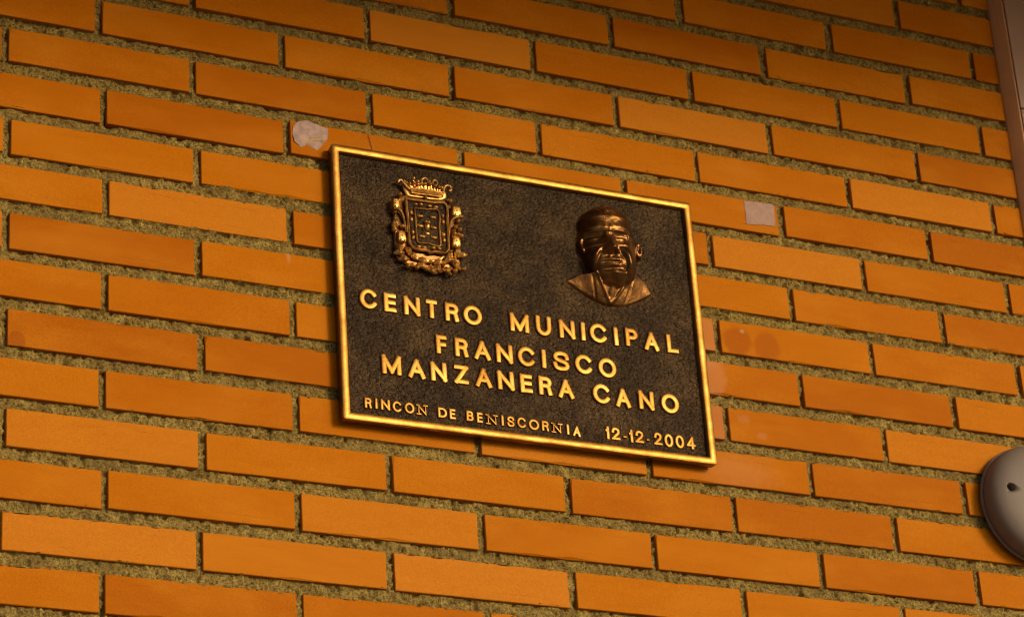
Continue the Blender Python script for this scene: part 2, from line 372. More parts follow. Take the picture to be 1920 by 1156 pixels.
# ------------------------------------------------------------------ brick wall
PX, PZ, BH = 0.25, 0.0659, 0.0487
WALL_R = 1.5495
wall = bpy.data.objects.new('brick_wall', None); C.objects.link(wall); wall.location = (0.6, 0.0, 0.0)
tag(wall, 'orange clay brick wall with sandy recessed mortar joints carrying the bronze plaque', 'wall')
WO = Vector((0.6, 0, 0))
def row_top(r): return Z0 - r * PZ
ROWX = {}
for (u, r), (a, b) in JOINT.items(): ROWX.setdefault(r, []).append((a + b) / 2)
def joint(u, r):
    if (u, r) in JOINT:
        a, b = JOINT[(u, r)]
    else:
        c = float(np.mean(ROWX[r])) if r in ROWX else random.uniform(-2, 4)
        c += random.uniform(-1.6, 1.6)
        a, b = c - 4.9, c + 4.9
    return u * PX + a / 1000, u * PX + b / 1000
FINE_R0, FINE_R1, FINE_X0 = -6, 13, -0.32
core = MB().add(*box(-3.2 - 0.6, 3.6 - 0.6, 0.0185, 0.26, 0.0, Z0 + 0.97)).build('mortar_backing', M_MORTAR, wall, smooth=False)

def brick_mesh(seed):
    """front face with a slightly wavering, here and there nicked edge"""
    r2 = random.Random(seed)
    W, H = 0.1201, BH / 2
    per = []
    for (ax, az), (bx, bz), n in (((-W, -H), (W, -H), 8), ((W, -H), (W, H), 3), ((W, H), (-W, H), 8), ((-W, H), (-W, -H), 3)):
        for i in range(n):
            t = i / n if i == 0 else (i + r2.uniform(-.3, .3)) / n
            per.append((ax + (bx - ax) * t, az + (bz - az) * t))
    n = len(per)
    rf, rb = [], []
    for x, z in per:
        nick = r2.uniform(.0012, .0030) if r2.random() < .07 else 0.0
        d = .0007 + r2.uniform(0, .00025) + nick
        sx, sz = -math.copysign(1, x), -math.copysign(1, z)
        ex, ez = abs(abs(x) - W) < 1e-6, abs(abs(z) - H) < 1e-6
        jx, jz = r2.uniform(0, .0002), r2.uniform(0, .0002)
        rf.append((x + sx * d * ex, -0.025, z + sz * d * ez))
        rb.append((x + sx * jx * ex, -0.025 + .0008 + nick * .7, z + sz * jz * ez))
    bk = [(x, 0.025, z) for x, z in per]
    mid = [(x * .8, -0.025 - .0004 * r2.random(), z * .6) for x, _y, z in rf]
    v = [tuple(p) for p in mid + rf + rb + bk]
    f = [tuple(range(n))]
    for k in range(3):
        f += [(k * n + i, (k + 1) * n + i, (k + 1) * n + (i + 1) % n, k * n + (i + 1) % n) for i in range(n)]
    mb = MB(); mb.add(v, f)
    me = mb.mesh('brick', False)
    me.materials.append(M_BRICK)
    return me
variants = [brick_mesh(i) for i in range(14)]
BRICKS = {}                                       # row -> list of (x0, x1, z0, z1)
for r in range(FINE_R0 - 2, FINE_R1 + 2):
    h = 0.5 if r % 2 else 0.0
    us = [h + i for i in range(-3, 9)]
    edges = [joint(u, r) for u in us]
    zt = row_top(r)
    BRICKS[r] = []
    for (a0, b0), (a1, b1) in zip(edges, edges[1:]):
        x0, x1 = b0, a1
        if x1 < -0.55 or x0 > WALL_R - 0.012: continue
        if x1 > WALL_R: x1 = WALL_R
        dz = random.uniform(-.0007, .0007)
        z0, z1 = zt - BH + dz - random.uniform(0, .0008), zt + dz
        BRICKS[r].append((x0, x1, z0, z1))
        o = new_obj('brick', random.choice(variants), None, wall)
        o.scale = ((x1 - x0) / 0.2402, 1, (z1 - z0) / BH)
        o.location = Vector(((x0 + x1) / 2, 0.025 + random.uniform(-.0007, .0009), (z0 + z1) / 2)) - WO
        o.rotation_euler = (R(random.uniform(-.5, .5)), R(random.uniform(-.12, .12)), R(random.uniform(-.18, .18)))

# plain remainder of the wall, below and beside: joined
rest = MB()
for r in range(-13, 53):
    h = 0.5 if r % 2 else 0.0
    for i in range(-14, 16):
        u = h + i
        x0, x1 = u * PX + .005, (u + 1) * PX - .005
        if x0 < -3.2 or x1 > 3.6: continue
        inside = FINE_R0 - 2 <= r <= FINE_R1 + 1
        if inside and x1 > -0.545 and x0 < WALL_R + 0.01: continue
        zt = row_top(r)
        if zt > Z0 + 0.95 or zt - BH < 0: continue
        rest.add(*box(x0 - 0.6, x1 - 0.6, random.uniform(-.0006, .0008), 0.03, zt - BH, zt))
o = rest.build('brickwork', M_BRICK, wall, smooth=False); o['kind'] = 'stuff'

# rough mortar: a fine displaced sheet that fills only the joints
def mortar_sheet():
    st = 0.0016
    x0, x1 = FINE_X0, WALL_R
    z1, z0 = row_top(FINE_R0), row_top(FINE_R1) + 0.001
    nx, nz = int((x1 - x0) / st), int((z1 - z0) / st)
    X = np.linspace(x0, x1, nx)[:, None] * np.ones((1, nz))
    Z = np.linspace(z0, z1, nz)[None, :] * np.ones((nx, 1))
    rowf = (Z0 - Z) / PZ
    row = np.floor(rowf).astype(int)
    down = (rowf - row) * PZ                      # distance below that course's brick tops
    bed = down > BH                               # in the bed joint under course 'row'
    s = np.where(bed, (PZ - down) / (PZ - BH), 0.0)      # 0 at the lower brick's top, 1 under the upper brick
    y = 0.0020 + 0.0040 * np.clip(s, 0, 1) ** 0.8
    keep = down > BH - 0.002
    keep |= down < 0.0026                         # laps a little over the lower brick's upper edge
    y = np.where(~bed & (down < 0.0026), 0.0014 + 0.0000 * down, y)
    headm = np.zeros_like(keep)
    for r, bl in BRICKS.items():
        sel = (row == r) & (down <= BH)
        if not sel.any(): continue
        for (a0, a1, _, _), (b0, b1, _, _) in zip(bl, bl[1:]):
            hm = sel & (X > a1 - .0022) & (X < b0 + .0022)
            headm |= hm
            t = np.clip((X - a1) / max(b0 - a1, 1e-4), 0, 1)
            y = np.where(hm, 0.0030 + 0.0030 * t, y)
        a0 = bl[0][0]; hm = sel & (X < a0) ; headm |= hm; y = np.where(hm, .005, y)
    keep |= headm
    n1 = vnoise(X / .0042, Z / .0042, 1); n2 = vnoise(X / .0021 + 7, Z / .0021, 2); n3 = vnoise(X / .024, Z / .012, 3)
    n4 = vnoise(X / .009 + 3, Z / .007, 5)
    y = y + 0.0019 * n1 + 0.0015 * n2 + 0.0010 * n3 + 0.0012 * n4
    pit = vnoise(X / .006 + 50, Z / .006, 9)
    y = y + np.clip(pit - 0.42, 0, 1) * 0.010
    y = y + 0.011 * np.exp(-(((X - .3155) / .0048) ** 2 + ((Z - Z0 + .392) / .0042) ** 2) ** 2)
    y = np.clip(y, -0.0012, 0.0180)
    idx = -np.ones(nx * nz, dtype=int)
    K = keep
    cell = K[:-1, :-1] & K[1:, :-1] & K[1:, 1:] & K[:-1, 1:]
    I, Jz = np.nonzero(cell)
    q = np.stack([I * nz + Jz, (I + 1) * nz + Jz, (I + 1) * nz + Jz + 1, I * nz + Jz + 1], 1)
    used = np.unique(q)
    idx[used] = np.arange(len(used))
    q = idx[q]
    co = np.stack([X.ravel()[used] - WO.x, y.ravel()[used], Z.ravel()[used]], 1)
    me = bpy.data.meshes.new('mortar')
    me.vertices.add(len(co)); me.vertices.foreach_set('co', co.ravel())
    me.loops.add(q.size); me.loops.foreach_set('vertex_index', q.ravel().astype(np.int32))
    me.polygons.add(len(q)); me.polygons.foreach_set('loop_start', np.arange(0, q.size, 4, dtype=np.int32))
    me.polygons.foreach_set('use_smooth', np.ones(len(q), dtype=bool))
    me.update(calc_edges=True); me.validate()
    return new_obj('mortar', me, M_MORTAR, wall)
mortar_sheet()

# ------------------------------------------------------------------ brown metal casing on the right
post = bpy.data.objects.new('metal_casing', None); C.objects.link(post); post.location = (1.55, 0, 0)
tag(post, 'tall brown painted metal casing closing the end of the brick wall', 'casing')
def bb(name, x0, x1, y0, y1, z0, z1, mat, parent, b=.0015):
    me = bevel_box_mesh(name, x1 - x0, y1 - y0, z1 - z0, b)
    o = new_obj(name, me, mat, parent); o.location = ((x0 + x1) / 2, (y0 + y1) / 2, (z0 + z1) / 2)
    return o
fl = [(0, .02), (0, -.0015), (.001, -.0035), (.0085, -.0225), (.0095, -.0235), (.0108, -.0235), (.0108, .02)]
nf = len(fl)
MB().add([(x, y, 0) for x, y in fl] + [(x, y, Z0 + .80) for x, y in fl], [(i, (i + 1) % nf, nf + (i + 1) % nf, nf + i) for i in range(nf)] + [tuple(range(nf)), tuple(range(nf, 2 * nf))]).build('side_flange', M_POST_LIT, post, True, 25)
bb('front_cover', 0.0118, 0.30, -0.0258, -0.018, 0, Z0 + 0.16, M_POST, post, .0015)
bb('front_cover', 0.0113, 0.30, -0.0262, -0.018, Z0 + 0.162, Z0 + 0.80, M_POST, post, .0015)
bb('return_panel', 0.290, 0.30, -0.0175, 0.02, 0, Z0 + 0.80, M_POST, post, .0012)

# ------------------------------------------------------------------ paper remnants stuck on bricks
def scrap(name, pts, mat, label, cat, curl=0.0, th=0.0005):
    P = [Vector((x, 0, z)) for x, z in pts]
    c = sum(P, Vector()) / len(P)
    out = []
    for a, b in zip(P, P[1:] + P[:1]):
        n = max(2, int((b - a).length / .0035))
        for i in range(n):
            q = a.lerp(b, i / n)
            q = q + (q - c).normalized() * random.uniform(-.0008, .0008)
            out.append(q - c)
    mb = MB()
    n = len(out)
    rings = []
    for s, y in ((0.0, -th), (0.55, -th), (0.85, -th - curl * .3)):
        if s == 0: rings.append([(0, -th, 0)])
        else: rings.append([(q.x * s, y, q.z * s) for q in out])
    rings.append([(q.x, -th - curl * max(0, vn), q.z) for q, vn in zip(out, [math.sin(i * .37) for i in range(n)])])
    rings.append([(q.x, min(-.0001, -curl * max(0, vn)), q.z) for q, vn in zip(out, [math.sin(i * .37) for i in range(n)])])
    v = rings[0] + sum(rings[1:], [])
    f = [(0, 1 + i, 1 + (i + 1) % n) for i in range(n)]
    for k in range(3):
        b = 1 + k * n
        f += [(b + i, b + n + i, b + n + (i + 1) % n, b + (i + 1) % n) for i in range(n)]
    f.append(tuple(1 + 3 * n + i for i in range(n)))
    o = mb.add(v, f).build(name, mat, None, True, 35)
    o.location = (c.x, -0.0007, c.z + Z0)
    return tag(o, label, cat), c
s1, c1 = scrap('paper_scrap', [(.3838, -.0860), (.3858, -.0735), (.3935, -.0650), (.4040, -.0612), (.4350, -.0688), (.4330, -.0855), (.4185, -.1040), (.4040, -.0985), (.3960, -.1025), (.3860, -.0975)],
               M_PAPER, 'torn pale paper scrap stuck beside the plaque corner, ragged along its edge', 'paper', .0016)
gl = MB()
st = [(.4035 - c1.x, -.0955 - c1.z), (.412 - c1.x, -.0895 - c1.z), (.4225 - c1.x, -.0868 - c1.z), (.4305 - c1.x, -.0825 - c1.z)]
for (ax, az), (bx, bz) in zip(st, st[1:]):
    gl.add([(ax, -.0013, az - .0016), (bx, -.0013, bz - .0016), (bx, -.0013, bz + .0014), (ax, -.0013, az + .0014), (ax, -.0004, az - .0016), (bx, -.0004, bz - .0016), (bx, -.0004, bz + .0014), (ax, -.0004, az + .0014)], BOXF)
gl.build('tear_line', M_GLUE, s1, False)
scrap('paper_label', [(1.0672, -.0690), (1.085, -.0682), (1.1165, -.0660), (1.1160, -.085), (1.1148, -.1022), (1.10, -.1030), (1.0680, -.1060)],
      M_TAPE, 'small square faded pinkish label on a brick between plaque and brown casing', 'label', 0.0, .0004)

# ------------------------------------------------------------------ round grey wall lamp
LX, LZ = 1.484, Z0 - 0.490
lamp = bpy.data.objects.new('wall_lamp', None); C.objects.link(lamp); lamp.location = (LX, 0, LZ)
tag(lamp, 'round grey plastic wall lamp with green glowing lens on brick wall', 'lamp')
def lathe(prof, seg=72, cap=True):
    v, f = [], []
    for r, y in prof:
        for i in range(seg):
            a = 2 * math.pi * i / seg
            v.append((r * math.cos(a), y, r * math.sin(a)))
    for k in range(len(prof) - 1):
        for i in range(seg):
            j = (i + 1) % seg
            f.append((k * seg + i, k * seg + j, (k + 1) * seg + j, (k + 1) * seg + i))
    if cap:
        f.append(tuple(range(seg))); f.append(tuple((len(prof) - 1) * seg + i for i in range(seg)))
    return v, f
MB().add(*lathe([(.078, 0.0), (.081, -.003), (.081, -.010)])).build('back_plate', M_DARK, lamp)
MB().add(*lathe([(.0815, -.0060), (.0878, -.0066), (.0884, -.0090), (.0872, -.0112), (.0840, -.0116)])).build('rim_ring', M_GREY, lamp)
hous = MB().add(*lathe([(.0815, -.0102), (.0850, -.0120), (.0862, -.0180), (.0855, -.0250), (.0830, -.0325), (.077, -.0385), (.068, -.0428), (.056, -.0458), (.0450, -.0474), (.0392, -.0479), (.0380, -.0465), (.0373, -.040)]))
hous = hous.build('housing', M_GREY, lamp, True, 50)
# screw hole: a moulded slot sunk into the housing
cut = MB().add(*lathe([(.0066, .012), (.0066, -.03)], 24)).build('cutter', M_DARK, None)
cut.location = (LX - .0600, -.0445, LZ + .0090)
bpy.context.view_layer.update()
md = hous.modifiers.new('hole', 'BOOLEAN'); md.object = cut; md.operation = 'DIFFERENCE'; md.solver = 'EXACT'
dg = bpy.context.evaluated_depsgraph_get()
me2 = bpy.data.meshes.new_from_object(hous.evaluated_get(dg))
hous.modifiers.clear(); hous.data = me2
hous.data.materials.clear(); hous.data.materials.append(M_GREY)
bpy.data.objects.remove(cut)
scr = MB().add(*lathe([(.0052, 0), (.0052, -.0015), (.0035, -.0026), (.0005, -.003)], 20)).build('screw', M_SCREW, lamp)
scr.location = (-.0600, -.0325, .0090)
MB().add(*lathe([(.0368, -.038), (.0368, -.0478), (.0345, -.0530), (.026, -.0575), (.013, -.0600), (.0006, -.0608)], 48)).build('green_lens', M_GREEN, lamp)

# ------------------------------------------------------------------ bronze plaque (local units: metres, x right, -y out, z up)
PC = Vector((0.7006, 0.0, Z0 - 0.2960))
plq = bpy.data.objects.new('plaque', None); C.objects.link(plq); plq.location = PC; plq.rotation_euler = (0, R(-0.2), 0)
tag(plq, 'rectangular bronze memorial plaque with golden rim, lettering, crest and portrait relief', 'plaque')
HW, HH = 0.2689, 0.1974
FIELD_Y = -0.0120
MB().add(*box(-.250, .250, -.0048, 0.0006, -.178, .178)).build('backing', M_DARK, plq, False)

def rrect(hw, hh, rad, ins, n_side=70, wob=0.0, seed=0):
    hw -= ins; hh -= ins; r = max(rad - ins, 0.0004)
    pts = []
    cs = [(hw - r, hh - r, 0), (-hw + r, hh - r, 90), (-hw + r, -hh + r, 180), (hw - r, -hh + r, 270)]
    for i, (cx, cz, a0) in enumerate(cs):
        for k in range(5):
            a = R(a0 + 90 * k / 4)
            pts.append((cx + r * math.cos(a), cz + r * math.sin(a)))
        nx, nz_, a1 = cs[(i + 1) % 4]
        a = R(a0 + 90)
        s = (cx + r * math.cos(a), cz + r * math.sin(a)); e = (nx + r * math.cos(R(a1)), nz_ + r * math.sin(R(a1)))
        for k in range(1, n_side):
            t = k / n_side
            pts.append((s[0] + (e[0] - s[0]) * t, s[1] + (e[1] - s[1]) * t))
    if wob:
        P = np.array(pts); L = np.linalg.norm(np.diff(P, axis=0, append=P[:1]), axis=1).cumsum()
        w = (vnoise(L / .05, L * 0 + .5, 40 + seed) + .5 * vnoise(L / .014, L * 0 + .5, 60 + seed)) * wob
        nrm = np.stack([np.sign(P[:, 0]) * (np.abs(P[:, 0]) > hw - .002), np.sign(P[:, 1]) * (np.abs(P[:, 1]) > hh - .002)], 1)
        pts = [tuple(p) for p in (P + nrm * w[:, None])]
    return pts
def loops(rings, close_first=False, close_last=False):
    n = len(rings[0]); v = sum(rings, []); f = []
    for k in range(len(rings) - 1):
        for i in range(n):
            j = (i + 1) % n
            f.append((k * n + i, k * n + j, (k + 1) * n + j, (k + 1) * n + i))
    if close_first: f.append(tuple(range(n)))
    if close_last: f.append(tuple((len(rings) - 1) * n + i for i in range(n)))
    return v, f
eprof = [(0.0110, -.0046, 0), (0.0022, -.0046, 0), (0.0010, -.0058, 0), (0.0002, -.0166, 0), (0.0110, -.0167, 0)]
MB().add(*loops([[(x, y, z) for x, z in rrect(HW, HH, .0042, d)] for d, y, w in eprof])).build('edge', M_BRONZE, plq, True, 40)
prof = [(0.0003, -.0167, 1), (.0004, -.0176, 1), (.0014, -.0184, 1), (.0058, -.0186, 1), (.0100, -.0184, 1), (.0110, -.0176, 1), (.0115, -.0110, 1)]
rings = []
for d, y, w in prof:
    rings.append([(x, y - (0.00012 * math.sin(i * .11) if 1 < prof.index((d, y, w)) < 6 else 0), z) for i, (x, z) in enumerate(rrect(HW, HH, .0042, d, wob=.00035 * w, seed=int(d * 1e4) // 30))])
MB().add(*loops(rings)).build('rim', M_GOLD, plq, True, 50)

# dark grained field with gentle dips
nx, nz = 150, 112
gx = np.linspace(-HW + .0095, HW - .0095, nx); gz = np.linspace(-HH + .0095, HH - .0095, nz)
GX, GZ = np.meshgrid(gx, gz, indexing='ij')
GY = FIELD_Y + .0005 * vnoise(GX / .03 + 9, GZ / .03 + 9, 21) + .00035 * vnoise(GX / .009 + 9, GZ / .009 + 9, 22)
v = np.stack([GX.ravel(), GY.ravel(), GZ.ravel()], 1).tolist()
f = [(i * nz + j, (i + 1) * nz + j, (i + 1) * nz + j + 1, i * nz + j + 1) for i in range(nx - 1) for j in range(nz - 1)]
MB().add(v, f).build('field', M_FIELD, plq)

# ---- lettering: each letter is swept from its strokes
def arc(cx, cy, rx, ry, a0, a1, n=14):
    return [(cx + rx * math.cos(R(a0 + (a1 - a0) * i / n)), cy + ry * math.sin(R(a0 + (a1 - a0) * i / n))) for i in range(n + 1)]
def smooth(p, n=5):
    out = []
    q = [p[0]] + list(p) + [p[-1]]
    for i in range(1, len(q) - 2):
        for k in range(n):
            t = k / n
            out.append(tuple(0.5 * ((2 * q[i][c]) + (-q[i - 1][c] + q[i + 1][c]) * t + (2 * q[i - 1][c] - 5 * q[i][c] + 4 * q[i + 1][c] - q[i + 2][c]) * t * t + (-q[i - 1][c] + 3 * q[i][c] - 3 * q[i + 1][c] + q[i + 2][c]) * t ** 3) for c in (0, 1)))
    out.append(p[-1])
    return out
GLYPH = {
    'C': [arc(.5, .5, .5, .5, 38, 322, 26)],
    'O': [arc(.5, .5, .5, .5, 0, 360, 30)], '0': [arc(.5, .5, .5, .5, 0, 360, 26)],
    'E': [[(0, 0), (0, 1)], [(0, 1), (1, 1)], [(0, .52), (.92, .52)], [(0, 0), (1, 0)]],
    'F': [[(0, 0), (0, 1)], [(0, 1), (1, 1)], [(0, .5), (.88, .5)]],
    'N': [[(0, 0), (0, 1)], [(0, 1), (1, 0)], [(1, 0), (1, 1)]],
    'M': [[(0, 0), (0, 1)], [(0, 1), (.5, .06)], [(.5, .06), (1, 1)], [(1, 1), (1, 0)]],
    'T': [[(0, 1), (1, 1)], [(.5, 1), (.5, 0)]],
    'I': [[(.5, 0), (.5, 1)]],
    'L': [[(0, 1), (0, 0)], [(0, 0), (1, 0)]],
    'U': [[(0, 1), (0, .42)] + arc(.5, .42, .5, .42, 180, 360, 14)[1:] + [(1, 1)]],
    'P': [[(0, 0), (0, 1)], [(0, 1), (.6, 1)] + arc(.6, .74, .4, .26, 90, -90, 12)[1:] + [(0, .48)]],
    'R': [[(0, 0), (0, 1)], [(0, 1), (.6, 1)] + arc(.6, .75, .38, .25, 90, -90, 12)[1:] + [(0, .5)], smooth([(.55, .5), (.82, .42), (.90, .22), (.98, 0)])],
    'A': [[(0, 0), (.5, 1)], [(.5, 1), (1, 0)], [(.2, .34), (.8, .34)]],
    'Z': [[(0, 1), (1, 1)], [(1, 1), (0, 0)], [(0, 0), (1, 0)]],
    'S': [smooth([(.97, .74), (.88, .93), (.52, 1.0), (.14, .92), (.04, .73), (.20, .58), (.52, .50), (.85, .41), (.98, .23), (.86, .06), (.48, 0), (.12, .06), (0, .27)])],
    'D': [[(0, 0), (0, 1)], [(0, 1), (.45, 1)] + arc(.45, .5, .55, .5, 90, -90, 16)[1:] + [(0, 0)]],
    'B': [[(0, 0), (0, 1)], [(0, 1), (.6, 1)] + arc(.6, .77, .33, .23, 90, -90, 10)[1:] + [(0, .54)], [(.5, .535), (.62, .535)] + arc(.62, .267, .38, .267, 90, -90, 10)[1:] + [(0, 0)]],
    '1': [[(.75, 0), (.75, 1)], smooth([(.72, .98), (.5, .82), (.05, .76)])],
    '2': [smooth([(.02, .70), (.12, .92), (.48, 1.0), (.88, .90), (.96, .70), (.80, .48), (.35, .24), (.04, 0)]), [(.0, 0), (1, 0)]],
    '4': [[(.74, 0), (.74, 1)], [(.74, 1), (.0, .27)], [(.0, .27), (1.0, .27)]],
    '-': [[(0, .5), (1, .5)]],
    'n': [[(.16, 0), (.16, 1)], [(.10, .98), (.86, .03)], [(.86, 0), (.86, 1)], [(0, 0), (.32, 0)], [(.70, 1), (1.02, 1)], [(0, 1), (.18, 1)]],
}
def stroke_mesh(mb, pts, s, h, closed=False):
    P = [Vector((x, z)) for x, z in pts]
    Q = [P[0]]
    for p in P[1:]:
        if (p - Q[-1]).length > s * .05: Q.append(p)
    P = Q
    closed = len(P) > 6 and (P[0] - P[-1]).length < s * .3
    if closed: P = P[:-1]
    n = len(P)
    SEC = [(-.53, 0), (-.50, .66), (-.44, .90), (-.33, .99), (0, 1.03), (.33, .99), (.44, .90), (.50, .66), (.53, 0)]
    rows = []
    def ring(p, nrm, k, kw=1.0, kh=1.0):
        rows.append([(p.x + nrm.x * a * s * k * kw, FIELD_Y + .0008 - b * h * kh, p.y + nrm.y * a * s * k * kw) for a, b in SEC])
    for i, p in enumerate(P):
        if closed: a, b = P[i - 1], P[(i + 1) % n]
        else: a, b = P[max(i - 1, 0)], P[min(i + 1, n - 1)]
        d1 = (p - a); d2 = (b - p)
        d1 = d1.normalized() if d1.length > 1e-9 else d2.normalized()
        d2 = d2.normalized() if d2.length > 1e-9 else d1
        t = (d1 + d2).normalized(); nr = Vector((-t.y, t.x))
        k = min(1.0 / max(nr.dot(Vector((-d1.y, d1.x))), .4), 1.6)
        if not closed and i == 0:
            ring(p - d2 * s * .50, nr, 1, .86, .55); ring(p - d2 * s * .40, nr, 1, .98, .9); ring(p, nr, 1)
        elif not closed and i == n - 1:
            ring(p, nr, 1); ring(p + d1 * s * .40, nr, 1, .98, .9); ring(p + d1 * s * .50, nr, 1, .86, .55)
        else:
            ring(p, nr, k)
    m_ = len(SEC); v = sum(rows, []); f = []
    for i in range(len(rows) - (0 if closed else 1)):
        j = (i + 1) % len(rows)
        for q in range(m_ - 1):
            f.append((i * m_ + q, j * m_ + q, j * m_ + q + 1, i * m_ + q + 1))
    if not closed:
        f.append(tuple(range(m_))); f.append(tuple((len(rows) - 1) * m_ + q for q in range(m_)))
    mb.add(v, f)
for li, line in enumerate(TEXT):
    for ch, cx, cz, w, h in line:
        s = (7.8, 7.8, 7.8, 4.3, 5.0)[li]
        if ch == '-': s = 3.4
        if ch == 'n': s = 3.0
        dep = .0036 if li < 3 else .0028
        mb = MB()
        ww = max(w - s, .8); hh = max(h - s, .8)
        tilt = R(random.uniform(-.8, .8)) if ch not in 'O0' else 0
        if li == 3 and cx > 60: tilt = R(-4)
        for si, st in enumerate(GLYPH[ch]):
            ss = s
            if ch == 'n' and si in (0, 2): ss = s * .72
            pts = []
            for x, z in st:
                px, pz = (x - .5) * ww, (z - .5) * hh
                px, pz = px * math.cos(tilt) - pz * math.sin(tilt), px * math.sin(tilt) + pz * math.cos(tilt)
                pts.append(((cx + px) / 1000, (cz + pz) / 1000))
            stroke_mesh(mb, pts, ss / 1000, dep * (1 - .014 * si))
        mb.build('hyphen' if ch == '-' else 'numeral' if ch in '0124' else 'letter', M_LETTER, plq, True, 50)
mb = MB()

# ---- coat of arms in relief
def ell(mb, x, z, h, rx, rz, ry, rot=0.0, seg=12, rg=7):
    """ellipsoid bump centred h mm above the field"""
    c, s = math.cos(R(rot)), math.sin(R(rot))
    v, f = [], []
    for i in range(rg + 1):
        la = math.pi * i / rg
        for j in range(seg):
            lo = 2 * math.pi * j / seg
            a, b, d = rx * math.sin(la) * math.cos(lo), rz * math.sin(la) * math.sin(lo), ry * math.cos(la)
            v.append(((x + a * c - b * s) / 1000, FIELD_Y - (h + d) / 1000, (z + a * s + b * c) / 1000))
    for i in range(rg):
        for j in range(seg):
            k = (j + 1) % seg
            f.append((i * seg + j, i * seg + k, (i + 1) * seg + k, (i + 1) * seg + j))
    mb.add(v, f)
    return mb
def tube(mb, pts, h, r, closed=False, seg=8, ry=None):
    P = smooth(pts + ([pts[0]] if closed else []), 4)
    ry = ry or r
    rows = []
    for i, p in enumerate(P):
        a, b = P[max(i - 1, 0)], P[min(i + 1, len(P) - 1)]
        if closed and i in (0, len(P) - 1): a, b = P[-2], P[1]
        d = Vector((b[0] - a[0], b[1] - a[1])).normalized(); n = Vector((-d.y, d.x))
        hh = h(i / (len(P) - 1)) if callable(h) else h
        rr = r(i / (len(P) - 1)) if callable(r) else r
        yy = ry(i / (len(P) - 1)) if callable(ry) else ry
        rows.append([((p[0] + n.x * rr * math.cos(2 * math.pi * k / seg)) / 1000, FIELD_Y - (hh + yy * math.sin(2 * math.pi * k / seg)) / 1000, (p[1] + n.y * rr * math.cos(2 * math.pi * k / seg)) / 1000) for k in range(seg)])
    v = sum(rows, []); f = []
    for i in range(len(rows) - 1):
        for k in range(seg):
            j = (k + 1) % seg
            f.append((i * seg + k, i * seg + j, (i + 1) * seg + j, (i + 1) * seg + k))
    if not closed:
        f.append(tuple(range(seg))); f.append(tuple((len(rows) - 1) * seg + k for k in range(seg)))
    mb.add(v, f)
    return mb
def slab(mb, poly, h0, h1, ins):
    P = smooth(poly + [poly[0]], 3)[:-1]
    c = Vector((sum(p[0] for p in P) / len(P), sum(p[1] for p in P) / len(P)))
    def rg(k, h): 
        return [((p[0] + (c.x - p[0]) * k) / 1000, FIELD_Y - h / 1000, (p[1] + (c.y - p[1]) * k) / 1000) for p in P]
    mb.add(*loops([rg(0, h0), rg(0, h1 - 1.5), rg(ins * .5, h1 - .4), rg(ins, h1)], close_last=True))
    return mb
BASE = [(x + 4 if x < -160 else x - 2 if x < -100 else x - 3, z + (3 if z < 60 else 0)) for x, z in BASE]
arms = slab(MB(), BASE, -.5, 4.2, .06).build('coat_of_arms', M_BRONZE, plq)
arms['label'] = 'crowned heraldic shield with scrolls cast in relief'
# crown
cr = MB()
tube(cr, CROWN_BAND, 8.5, 3.1, ry=4.2); tube(cr, CROWN_RIM, 10.2, 1.2); tube(cr, CROWN_BASE, 10.2, 1.3)
for x, z in CROWN_BALL:
    ell(cr, x, z, 9.5, 2.6, 2.5, 3.0)
    bx = x * .86 + -136 * .14
    tube(cr, [(x, z), ((x + bx) / 2, (z + 149) / 2), (bx, 148.5)], 7.5, 1.2, seg=6)
for q, rr in ((CROWN_HOOK_L, 1.9), (CROWN_LOOP, 1.5), (CROWN_LOOP2, 1.5), (CROWN_HOOK_R, 1.9)): tube(cr, q, 9.5, rr)
slab(cr, [(-163, 136), (-112, 138), (-106, 153), (-122, 157), (-138, 160), (-154, 157), (-169, 153)], -.5, 6.5, .08)
crown = cr.build('crown', M_CREST, arms)
# shield with its bordure and charges
sh = slab(MB(), OUTER, 3.0, 8.0, .04).build('shield', M_FIELD, arms)
mb_ = MB(); tube(mb_, OUTER, 9.0, 2.0, True, ry=2.8); mb_.build('shield_border', M_CREST, arms)
mb_ = MB(); tube(mb_, INNER, 8.8, 1.4, True, ry=2.2)
mb_.build('inner_border', M_CREST, arms)
for x, z in CASTLE:
    b = MB()
    rr = random.Random(int(x * 10))
    up = x < -157 or x > -117
    ell(b, x, z, 8.4, 2.3 if up else 3.7, 3.9 if up else 2.3, 2.9)
    ell(b, x + rr.uniform(-2, 2), z + rr.uniform(-2, 2), 8.6, 1.5, 1.4, 2.1); ell(b, x + rr.uniform(-2, 2), z + rr.uniform(-2, 2), 8.6, 1.2, 1.6, 2.1)
    b.build('heraldic_charge', M_CREST, arms)
for x, z in CROWNLET:
    b = MB()
    ell(b, x, z - .8, 8.6, 5.0, 2.0, 2.6, -4)
    for d in (-3.4, -1.1, 1.2, 3.4): ell(b, x + d, z + 1.0, 8.2, 1.0, 1.7, 1.9)
    b.build('small_crown', M_CREST, arms)
x, z = HEART[0]
b = ell(MB(), x - .2, z - 1.0, 8.6, 4.1, 7.2, 4.0); ell(b, x - 2.0, z + 4.5, 8.6, 2.6, 3.0, 3.0); ell(b, x + 2.0, z + 4.2, 8.6, 2.6, 3.0, 3.0); ell(b, x, z - 12, 8, 3.6, 2.2, 1.6)
b.build('heart', M_CREST, arms)
